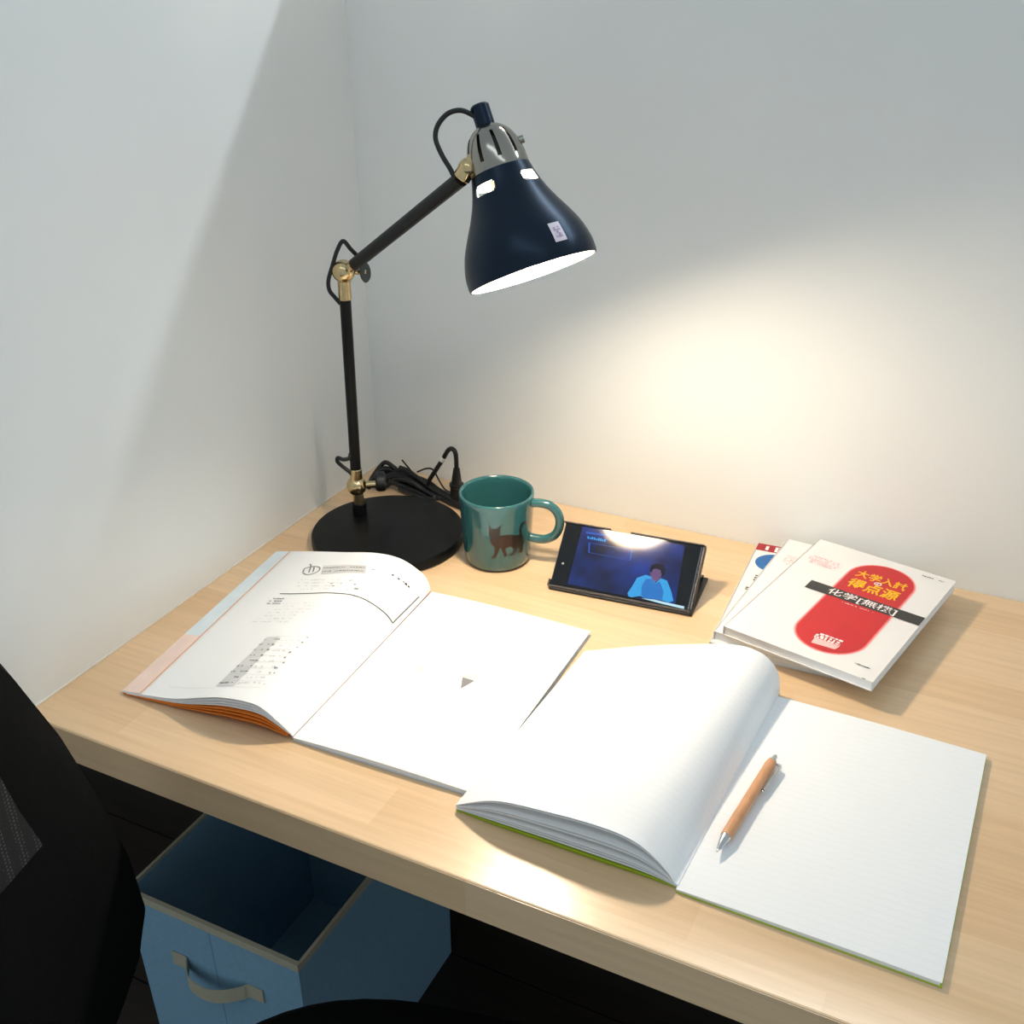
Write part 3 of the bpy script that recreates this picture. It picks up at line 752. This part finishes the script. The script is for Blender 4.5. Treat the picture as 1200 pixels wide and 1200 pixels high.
# right half
SPb, SPt, RBb, RBt = onz(343, 865, .003), onz(506, 694, .003), onz(553, 929, .005), onz(692, 740, .005)
SPb[2] = SPt[2] = .0036; RBb[2] = RBt[2] = .0052
def Rp(s, t):
    P = (SPt * (1 - s) + RBt * s) * (1 - t) + (SPb * (1 - s) + RBb * s) * t
    P = P.copy(); P[2] += .0022 * math.sin(math.pi * s) * (1 - .3 * s) ; return P
def Rb(s, t):
    P = Rp(s, t); P[2] = .0042 + (P[2] - .0042) * .6 if P[2] > .0042 else P[2]; return P
mk('right_page', *sheetvf(Rp, 24, 6, .0004), paper_m, tb_, True)
def solid(fn, nu, nv, zlo):
    V, Fc = sheetvf(fn, nu, nv, .0001); n = len(V) // 2
    V = V[:n] + [np.array([v[0], v[1], zlo]) for v in V[:n]]; return V, Fc
def Rin(s, t): P = Rp(.0 + s * .992, .004 + t * .992); P[2] -= .0006; return P
mk('page_block', *solid(Rin, 24, 6, .0009), blue_paper, tb_)
def Rc(s, t): P = Rp(s * 1.004, t); P[2] = .0008; return P
mk('back_cover', *sheetvf(Rc, 4, 4, .0006), ink_l, tb_)
# printing on the left page, placed from photo pixels on the curled surface
class Surf:
    def __init__(s, fn, n=140, off=.00035):
        s.fn, s.off = fn, off
        T = np.linspace(0, 1, n + 1); s.G = np.array([[fn(a, b) for b in T] for a in T]); s.n = n
        c = (s.G.reshape(-1, 3) - CAM) @ RM; s.P = np.stack([600 + F * c[:, 0] / c[:, 2], 600 + F * c[:, 1] / c[:, 2]], 1).reshape(n + 1, n + 1, 2)
    def st(s, u, v):
        d = np.hypot(s.P[..., 0] - u, s.P[..., 1] - v); i, j = np.unravel_index(d.argmin(), d.shape)
        i0, j0 = min(max(i, 1), s.n - 1), min(max(j, 1), s.n - 1)
        du, dv = (s.P[i0 + 1, j0] - s.P[i0 - 1, j0]) / 2, (s.P[i0, j0 + 1] - s.P[i0, j0 - 1]) / 2
        A = np.array([du, dv]).T; r = np.array([u, v]) - s.P[i0, j0]
        try: x = np.linalg.solve(A, r)
        except Exception: x = np.zeros(2)
        x = np.clip(x, -1.5, 1.5)
        return min(max((i0 + x[0]) / s.n, 0), 1), min(max((j0 + x[1]) / s.n, 0), 1)
    def at(s, a, b, lay=1):
        P = s.fn(a, b); e = 1e-3
        n = np.cross(s.fn(min(a + e, 1), b) - s.fn(max(a - e, 0), b), s.fn(a, min(b + e, 1)) - s.fn(a, max(b - e, 0))); n = _unit(n)
        if n[2] < 0: n = -n
        return P + n * s.off * lay
LS = Surf(Lp_)
def stroke(S, pix, wpx, m_, root, name, lay=1, n=10):
    st = [S.st(*p) for p in pix]; st = [(float(a), float(b)) for a, b in st]
    pts = [np.array(q) for q in cat_rom([(a, b, 0) for a, b in st], n)] if len(st) > 2 else [np.array(st[0] + (0,)) * (1 - k / 12) + np.array(st[1] + (0,)) * (k / 12) for k in range(13)]
    C = [S.at(min(max(p[0], 0), 1), min(max(p[1], 0), 1), lay) for p in pts]; V, Fc = [], []
    for i, c in enumerate(C):
        t = _unit(C[min(i + 1, len(C) - 1)] - C[max(i - 1, 0)]); a, b = pts[i][:2]
        s_ = _unit(np.cross(t, S.at(a, b, 2) - S.at(a, b, 1))) * wpx * .5
        V += [c + s_, c - s_]
    for i in range(len(C) - 1): Fc.append((2 * i, 2 * i + 1, 2 * i + 3, 2 * i + 2))
    return mk(name, V, Fc, m_, root)
def patch(S, pts_st, faces, m_, root, name, lay=1):
    return mk(name, [S.at(min(max(a, 0), 1), min(max(b, 0), 1), lay) for a, b in pts_st], faces, m_, root)
def strip_patch(S, a0, a1, b0, b1, m_, root, name, lay=1, na=6, nb=16):
    V, Fc = [], []
    for i in range(na + 1):
        for k in range(nb + 1): V.append((a0 + (a1 - a0) * i / na, b0 + (b1 - b0) * k / nb))
    for i in range(na):
        for k in range(nb): q = i * (nb + 1) + k; Fc.append((q, q + nb + 1, q + nb + 2, q + 1))
    return patch(S, V, Fc, m_, root, name, lay)
lp_o = [o for o in tb_.children if o.name.startswith('left_page')][0]
sm, tm = LS.st(340, 648)[0], LS.st(221, 744)[1]
sm2 = LS.st(160, 814)[0]; sm = max(.075, min(.12, (sm + sm2) / 2))
strip_patch(LS, .002, sm, .002, tm, sky_m, lp_o, 'margin_print')
strip_patch(LS, .002, sm, tm, .998, pink_m, lp_o, 'margin_print')
strip_patch(LS, sm, sm + .007, .002, .998, orange_l, lp_o, 'margin_line', 2, 1, 16)
stroke(LS, [(328, 696), (350, 696), (385, 695), (410, 697), (430, 704), (448, 716), (460, 730)], .0013, ink_d, lp_o, 'frame_line')
stroke(LS, [(460, 730), (476, 714), (491, 699)], .0013, ink_d, lp_o, 'frame_line')
def rows(S, quad, n, hpx, m_, root, name, dens, seed):
    """unreadable print filling a photo quad (TL,TR,BR,BL)"""
    q = [np.array(S.st(*p)) for p in quad]; rnd = random.Random(seed); L = []
    W_ = np.linalg.norm(S.at(*q[1]) - S.at(*q[0])); H_ = np.linalg.norm(S.at(*q[3]) - S.at(*q[0])); W_ = max(W_, 1e-4); H_ = max(H_, 1e-4)
    hh = hpx
    out = []
    for k in range(n):
        y = (k + .5) / n; x = 0
        while x < 1:
            w = rnd.uniform(.4, 1.3) * hh / W_
            if rnd.random() < dens:
                dy0, dy1 = hh * rnd.uniform(.2, .5) / H_, hh * rnd.uniform(.15, .5) / H_; out.append(rect2(x, y - dy0, min(1, x + w), y + dy1))
            x += w + rnd.uniform(.15, .5) * hh / W_
    V, Fc = join(out)
    mapq = lambda x, y: tuple((q[0] * (1 - x) + q[1] * x) * (1 - y) + (q[3] * (1 - x) + q[2] * x) * y)
    return patch(S, [mapq(x, y) for x, y in V], Fc, m_, root, name, 2)
zt = lambda L_: [(300 + x / 5.4545, 630 + y / 5.4545) for x, y in L_]
# heading emblem: a ring with a bar through it
c_, tc_ = LS.st(*zt([(352, 208)])[0]), None
ring = zt([(300, 225), (312, 200), (345, 190), (385, 186), (408, 195), (400, 215), (365, 232), (325, 238), (300, 228)])
stroke(LS, ring, .0016, ink_m, lp_o, 'heading_emblem')
stroke(LS, zt([(345, 170), (352, 180), (345, 205), (338, 225)]), .0016, ink_m, lp_o, 'heading_emblem')
stroke(LS, zt([(372, 190), (368, 210), (362, 222)]), .0016, ink_m, lp_o, 'heading_emblem')
hb = [LS.st(*p) for p in zt([(430, 180), (705, 180), (700, 232), (415, 235)])]
V_ = [tuple(np.array(hb[0]) * (1 - x) * (1 - y) + np.array(hb[1]) * x * (1 - y) + np.array(hb[2]) * x * y + np.array(hb[3]) * (1 - x) * y) for x in np.linspace(0, 1, 7) for y in (0, 1)]
patch(LS, V_, [(2 * i, 2 * i + 1, 2 * i + 3, 2 * i + 2) for i in range(6)], ink_l, lp_o, 'heading_bar')
rows(LS, zt([(435, 185), (700, 185), (695, 230), (420, 232)]), 2, .0026, ink_m, lp_o, 'heading_print', .9, 31)
rows(LS, zt([(735, 195), (870, 230), (865, 250), (735, 215)]), 1, .0022, ink_m, lp_o, 'heading_print', .7, 32)
rows(LS, zt([(870, 230), (1000, 320), (990, 345), (865, 248)]), 1, .0026, ink_d, lp_o, 'heading_print', .8, 33)
rows(LS, zt([(300, 262), (560, 262), (520, 345), (215, 345)]), 4, .0018, ink_l, lp_o, 'body_print', .6, 34)
rows(LS, zt([(500, 275), (740, 275), (660, 350), (420, 320)]), 3, .0020, ink_m, lp_o, 'body_print', .18, 35)
rows(LS, zt([(105, 385), (190, 385), (150, 432), (65, 432)]), 3, .0020, ink_d, lp_o, 'body_print', .85, 36)
rows(LS, zt([(190, 415), (440, 415), (190, 550), (-40, 550)]), 7, .0015, ink_l, lp_o, 'body_print', .45, 37)
zq = lambda L_: [(130 + x / 4.8, 700 + y / 4.8) for x, y in L_]
# table
def quadlines(quad, nr, m_, name):
    q = [np.array(p, float) for p in quad]
    for k in range(nr + 1):
        f = k / nr; stroke(LS, [tuple(q[0] * (1 - f) + q[3] * f), tuple((q[0] * (1 - f) + q[3] * f + q[1] * (1 - f) + q[2] * f) / 2), tuple(q[1] * (1 - f) + q[2] * f)], .0004, m_, lp_o, name, 2, 4)
tq = zq([(880, 225), (1115, 222), (840, 510), (590, 505)])
quadlines(tq, 8, ink_l, 'table_line')
hb = [np.array(LS.st(*p)) for p in zq([(880, 225), (950, 224), (690, 500), (590, 503)])]
V_ = [tuple((hb[0] * (1 - x) + hb[1] * x) * (1 - y) + (hb[3] * (1 - x) + hb[2] * x) * y) for x in np.linspace(0, 1, 5) for y in np.linspace(0, 1, 9)]
patch(LS, V_, [(9 * a + b, 9 * a + b + 9, 9 * a + b + 10, 9 * a + b + 1) for a in range(4) for b in range(8)], ink_l, lp_o, 'table_column')
rows(LS, zq([(880, 225), (965, 225), (690, 500), (595, 500)]), 9, .0022, ink_m, lp_o, 'table_print', .55, 41)
rows(LS, zq([(970, 232), (1080, 232), (830, 500), (700, 500)]), 9, .0018, ink_l, lp_o, 'table_print', .5, 42)
rows(LS, zq([(1090, 215), (1125, 215), (850, 505), (820, 505)]), 10, .0022, ink_m, lp_o, 'table_print', .5, 43)
stroke(LS, zq([(330, 505), (420, 512), (585, 512)]), .0004, ink_l, lp_o, 'frame_line')
# figures on the right page
RS = Surf(Rp)
rp_o = [o for o in tb_.children if o.name.startswith('right_page')][0]
zr = lambda L_: [(440 + x / 4.2857, 680 + y / 4.2857) for x, y in L_]
patch(RS, [RS.st(*p) for p in zr([(437, 488), (497, 506), (428, 545)])], [(0, 1, 2)], ink_m, rp_o, 'figure_print')
patch(RS, [RS.st(*p) for p in zr([(437, 470), (535, 482), (500, 500), (440, 486)])], [(0, 1, 2, 3)], mat('faint grey print ink', (228, 228, 222), .8), rp_o, 'figure_print')
patch(RS, [RS.st(*p) for p in zr([(210, 425), (268, 446), (208, 478)])], [(0, 1, 2)], MATS['faint grey print ink'], rp_o, 'figure_print')

# ------------------------------------------------------------------ open notebook
nb = thing('open_notebook', 'open blank ruled notebook with curled left pages and lime green cover edge', 'notebook', (.6, -.4, 0))
NBs, NRb, NRt, NSt = onz(792, 1042, .003), onz(1104, 1153, .004), onz(1156, 885, .004), onz(908, 815, .003)
for P_ in (NBs, NSt): P_[2] = .0032
for P_ in (NRb, NRt): P_[2] = .0046
def Np(s, t):
    P = (NSt * (1 - s) + NRt * s) * (1 - t) + (NBs * (1 - s) + NRb * s) * t; P = P.copy(); P[2] += .0008 * math.sin(math.pi * s); return P
ruled = mat('ruled white note paper', (246, 249, 252), .75, var=.006, scale=20)
def add_rules(m):
    nt = m.node_tree; b = nt.nodes['Principled BSDF']; src = b.inputs['Base Color'].links[0].from_socket
    tc = nt.nodes.new('ShaderNodeTexCoord'); sx = nt.nodes.new('ShaderNodeSeparateXYZ'); md = nt.nodes.new('ShaderNodeMath'); md.operation = 'PINGPONG'; md.inputs[1].default_value = .0035
    lt = nt.nodes.new('ShaderNodeMath'); lt.operation = 'LESS_THAN'; lt.inputs[1].default_value = .00022
    mx = nt.nodes.new('ShaderNodeMix'); mx.data_type = 'RGBA'; mx.inputs['B'].default_value = lin((238, 243, 247)) + (1,)
    L = nt.links; L.new(tc.outputs['Object'], sx.inputs[0]); L.new(sx.outputs['Y'], md.inputs[0]); L.new(md.outputs[0], lt.inputs[0])
    L.new(lt.outputs[0], mx.inputs['Factor']); L.new(src, mx.inputs['A']); L.new(mx.outputs['Result'], b.inputs['Base Color'])
add_rules(ruled)
mk('right_page', *sheetvf(Np, 20, 6, .0003), ruled, nb, True)
def Nin(s, t): P = Np(.0 + s * .994, .003 + t * .994); P[2] -= .0005; return P
mk('page_block', *solid(Nin, 20, 6, .0007), blue_paper, nb)
def Nc(s, t): P = Np(s * 1.003, -.001 + t * 1.002); P[2] = .0006; return P
mk('cover', *sheetvf(Nc, 4, 4, .0004), green_m, nb)
nb_b = [onz(534, 943, .0065), ony(580, 938.5, -.529), ony(640, 951, -.529), ony(700, 967.5, -.529), ony(740, 984, -.5285), ony(765, 1003, -.528), ony(783, 1023, -.528), ony(794, 1041, -.528)]
nb_t = [onz(685, 763, .0065), ony(745, 757.5, -.268), ony(800, 755, -.267), ony(860, 755.5, -.267), ony(890, 764, -.267), ony(907, 779, -.267), ony(913.5, 796, -.267), ony(913, 817, -.267)]
for P_ in (nb_b[1], nb_t[1]): P_[2] = max(P_[2], .012)
ncb, nct = interp_curve(nb_b), interp_curve(nb_t)
def npage(f, base, x0=0.):
    def fn(s, t):
        s2 = x0 + (1 - x0) * s
        P = nct(s2) * (1 - t) + ncb(s2) * t; P = P.copy()
        P[2] = base + (P[2] - base) * f if P[2] > base else base
        return P
    return fn
mk('left_page', *sheetvf(npage(1.0, .004, .0), 48, 10, .0003), ruled, nb, True)
for f, base, x0, m_ in ((.93, .0037, .0, ruled), (.58, .0032, .0, ruled), (.50, .0029, .0, blue_paper), (.28, .0025, .0, blue_paper), (.22, .0022, .004, blue_paper), (.14, .0018, .0, blue_paper)):
    mk('page', *sheetvf(npage(f, base, x0), 40, 8, .0003), m_, nb, True)
mk('cover', *sheetvf(npage(.06, .0011, .0), 16, 4, .0006), green_m, nb, True)
mk('cover_edge', *sheetvf(npage(.03, .0004, .0), 16, 4, .0003), green_m, nb, True)

# ------------------------------------------------------------------ mechanical pencil
pz = .0046 + .0052
T0, T1 = onz(840, 998, pz), onz(909, 886, pz)
pd = _unit(T1 - T0); PL = np.linalg.norm(T1 - T0)
pen = thing('mechanical_pencil', 'wooden barrelled mechanical pencil with silver tip lying on the notebook', 'pencil', tuple((T0 + T1) / 2 * np.array([1, 1, 0]) + np.array([0, 0, .0048])))
e1p, e2p, e3p = frame_of(pd)
f_ = lambda nm, pr_, m_, seg=20: lathe(nm, pr_, m_, pen, T0, e1p, e2p, e3p, seg, 30)
f_('tip', [(0, 0), (.0007, 0), (.0008, PL * .02), (.0016, PL * .03), (.0040, PL * .125), (.0043, PL * .14), (0, PL * .14)], silver_m)
f_('barrel', [(0, PL * .138), (.0044, PL * .138), (.0046, PL * .15), (.0046, PL * .90), (.0042, PL * .925), (0, PL * .925)], barrel_m)
f_('cap_ring', [(0, PL * .92), (.0040, PL * .92), (.0040, PL * .938), (0, PL * .938)], silver_m)
f_('push_button', [(0, PL * .93), (.0022, PL * .93), (.0022, PL * .985), (.0016, PL), (0, PL)], silver_m)
sdir = _unit(np.cross(pd, [0, 0, 1])); 
if sdir[0] < 0: sdir = -sdir
cl = lambda a, o: T0 + pd * (PL * a) + sdir * o
v_, f_2 = tubevf(cat_rom([cl(.925, .0035), cl(.918, .0072), cl(.88, .0074), cl(.76, .0068), cl(.645, .0060), cl(.63, .0066)], 4), .0010, 8)
flat_shade(mk('clip', v_, f_2, silver_m, pen), 50)
ball('clip_knob', cl(.640, .0058), .0013, leg_m, pen, 12)

# ------------------------------------------------------------------ office chair turned sideways, seat under the desk
th = math.radians(12); cf = np.array([math.cos(th), math.sin(th), 0]); cn = np.array([-math.sin(th), math.cos(th), 0])
SCn = np.array([.46, -.745, 0]); SZ = -.24
chair = thing('office_chair', 'black office chair with a mesh backrest, turned sideways under the desk edge', 'chair', (SCn[0], SCn[1], FL))
def seat_ring(k, z, a=.25, b=.245, n=2.6, N=56):
    out = []
    for i in range(N):
        t = 2 * math.pi * i / N; c, s_ = math.cos(t), math.sin(t)
        x = math.copysign(abs(c) ** (2 / n), c) * a * k; y = math.copysign(abs(s_) ** (2 / n), s_) * b * k
        out.append(SCn + cf * x + cn * y + np.array([0, 0, z]))
    return out
lv = [(.0, SZ), (.45, SZ), (.8, SZ - .001), (.93, SZ - .006), (.985, SZ - .018), (1.0, SZ - .034), (.985, SZ - .052), (.93, SZ - .064), (.0, SZ - .064)]
V_, F_ = [], []
for k, z in lv:
    V_ += seat_ring(max(k, .01), z)
N_ = 56
for i in range(len(lv) - 1):
    for q in range(N_): F_.append((i * N_ + q, i * N_ + (q + 1) % N_, (i + 1) * N_ + (q + 1) % N_, (i + 1) * N_ + q))
F_.append(tuple(range(N_))); F_.append(tuple((len(lv) - 1) * N_ + q for q in range(N_)))
mk('seat', V_, F_, chair_m, chair, True)
BCn = np.array([.43, -.73, 0]) - cf * .27
hw_z = [.245, .232, .21, .173, .093, 0, -.08, -.149, -.19, -.22, -.245, -.252]
hw_w = [.0, .045, .068, .09, .122, .150, .168, .174, .150, .104, .045, .0]
zz, ww = np.array(hw_z[::-1]), np.array(hw_w[::-1])
def back_pt(w, z, d=0.):
    lean = -.06 * ((z + .25) / .5)         # leans back with height
    curve = .05 * (w / .174) ** 2           # wraps forward at the sides
    return BCn + cn * w + cf * (lean * 0 + curve * .0 + d) + np.array([0, 0, z])
out_pts = [(np.interp(z, zz, ww), z) for z in np.linspace(.245, -.252, 40)]
outl = [(w, z) for w, z in out_pts] + [(-w, z) for w, z in out_pts[::-1][1:-1]]
outl = [tuple(p[:2]) for p in cat_rom([(a, b, 0) for a, b in outl], 2, True)]
cz = -.01
def ringpts(k, d): return [back_pt(w * k, cz + (z - cz) * k, d) for w, z in outl]
NB_ = len(outl)
def loft(rings, close_first, close_last):
    V, Fc = [], []
    for r in rings: V += r
    for i in range(len(rings) - 1):
        for q in range(NB_): Fc.append((i * NB_ + q, i * NB_ + (q + 1) % NB_, (i + 1) * NB_ + (q + 1) % NB_, (i + 1) * NB_ + q))
    if close_first: Fc.append(tuple(range(NB_)))
    if close_last: Fc.append(tuple((len(rings) - 1) * NB_ + q for q in range(NB_)))
    return V, Fc
V_, F_ = loft([ringpts(.02, .012), ringpts(.3, .012), ringpts(.6, .013), ringpts(.85, .014), ringpts(.96, .010), ringpts(1.0, 0), ringpts(.96, -.012), ringpts(.85, -.016), ringpts(.3, -.016), ringpts(.02, -.016)], True, True)
bk = mk('backrest', V_, F_, chair_m, chair, True)
mp_ = [(.069, .026), (.056, .0715), (.046, .12), (.034, .16), (.015, .18)]
mp_ = mp_ + [(-a, b) for a, b in mp_[::-1]]
nm_ = len(mp_)
mk('mesh_panel', [back_pt(a, b, .0150) for a, b in mp_] + [back_pt(a, b, .0110) for a, b in mp_], [tuple(range(nm_)), tuple(range(nm_, 2 * nm_))] + [(k, (k + 1) % nm_, nm_ + (k + 1) % nm_, nm_ + k) for k in range(nm_)], mesh_m, bk)
tube('back_bar', [BCn - cf * .02 + np.array([0, 0, -.05]), BCn - cf * .035 + np.array([0, 0, -.2]), BCn - cf * .0 + np.array([0, 0, -.31]), SCn - cf * .05 + np.array([0, 0, SZ - .078])], .014, chairp_m, chair, 12)
cyl('seat_plate', SCn + np.array([0, 0, SZ - .085]), SCn + np.array([0, 0, SZ - .063]), .10, chairp_m, chair)
cyl('gas_column', SCn + np.array([0, 0, FL + .07]), SCn + np.array([0, 0, SZ - .084]), .024, chairp_m, chair, bev=.002)
for k in range(5):
    a = th + 2 * math.pi * k / 5 + .3; dr = np.array([math.cos(a), math.sin(a), 0])
    tube('base_arm', [SCn + np.array([0, 0, FL + .095]), SCn + dr * .15 + np.array([0, 0, FL + .09]), SCn + dr * .28 + np.array([0, 0, FL + .068])], [.022 - .00075 * q for q in range(13)], chairp_m, chair, 10)
    cc = SCn + dr * .28 + np.array([0, 0, FL + .0285]); sd = np.cross(dr, [0, 0, 1])
    cyl('caster', cc - sd * .022, cc + sd * .022, .028, chairp_m, chair, 20, .004)

# ------------------------------------------------------------------ fabric storage box under the desk
bxm = thing('storage_box', 'light blue fabric storage box with beige strap handle on the floor under the desk', 'box', (.025, -.285, FL))
X0, X1, YF, YB, ZT = -.1027, .1515, -.4515, -.12, -.39
def taper(x, y, z):
    f = (ZT - z) / (ZT - FL); cx0 = (X0 + X1) / 2; return np.array([cx0 + (x - cx0) * (1 - .03 * f), y + .004 * f if y < -.3 else y, z])
wl = .004
pans = [boxvf(X0, X1, YF, YF + wl, FL + .001, ZT - .006), boxvf(X0, X1, YB - wl, YB, FL + .001, ZT - .006), boxvf(X0, X0 + wl, YF + wl, YB - wl, FL + .001, ZT - .006),
        boxvf(X1 - wl, X1, YF + wl, YB - wl, FL + .001, ZT - .006), boxvf(X0 + wl, X1 - wl, YF + wl, YB - wl, FL + .001, FL + .005)]
bv, bf = join(pans)
mk('body', [taper(*p) for p in bv], bf, box_m, bxm)
for nm, b_ in (('front', (X0 - .001, X1 + .001, YF - .0015, YF + .004, ZT - .011, ZT)), ('left', (X0 - .001, X0 + .003, YF + .004, YB, ZT - .011, ZT - .002)), ('right', (X1 - .003, X1 + .001, YF + .004, YB, ZT - .011, ZT - .002)), ('rear', (X0, X1, YB - .003, YB + .001, ZT - .011, ZT - .002))):
    box('trim_tape', b_, trim_m, bxm)
sx_ = ony(243, 1090, YF)[0]
box('seam', (sx_ - .0008, sx_ + .0008, YF - .0006, YF + .002, FL + .01, ZT - .010), box_m, bxm, fn=taper)
h0, h1 = ony(203, 1121, YF), ony(309, 1168, YF)
zc_ = (h0[2] + h1[2]) / 2
hpts = cat_rom([(h0[0], YF - .0012, 0), (h0[0] + .022, YF - .0016, 0), (h0[0] + .026, YF - .006, -.003), (h0[0] + .040, YF - .018, -.009), ((h0[0] + h1[0]) / 2, YF - .021, -.010), (h1[0] - .045, YF - .016, -.006), (h1[0] - .026, YF - .006, -.001), (h1[0] - .020, YF - .0016, 0), (h1[0], YF - .0012, 0)], 5)
V_, F_ = [], []
for q in hpts:
    for dz, dy in ((.0105, 0), (-.0105, 0), (-.0105, .0015), (.0105, .0015)): V_.append((q[0], q[1] + dy, h0[2] + (h1[2] - h0[2]) * (q[0] - h0[0]) / (h1[0] - h0[0]) + q[2] + dz))
for i in range(len(hpts) - 1):
    for k in range(4): F_.append((4 * i + k, 4 * i + (k + 1) % 4, 4 * i + 4 + (k + 1) % 4, 4 * i + 4 + k))
F_ += [(0, 1, 2, 3), tuple(4 * (len(hpts) - 1) + k for k in (3, 2, 1, 0))]
mk('strap_handle', V_, F_, trim_m, bxm)
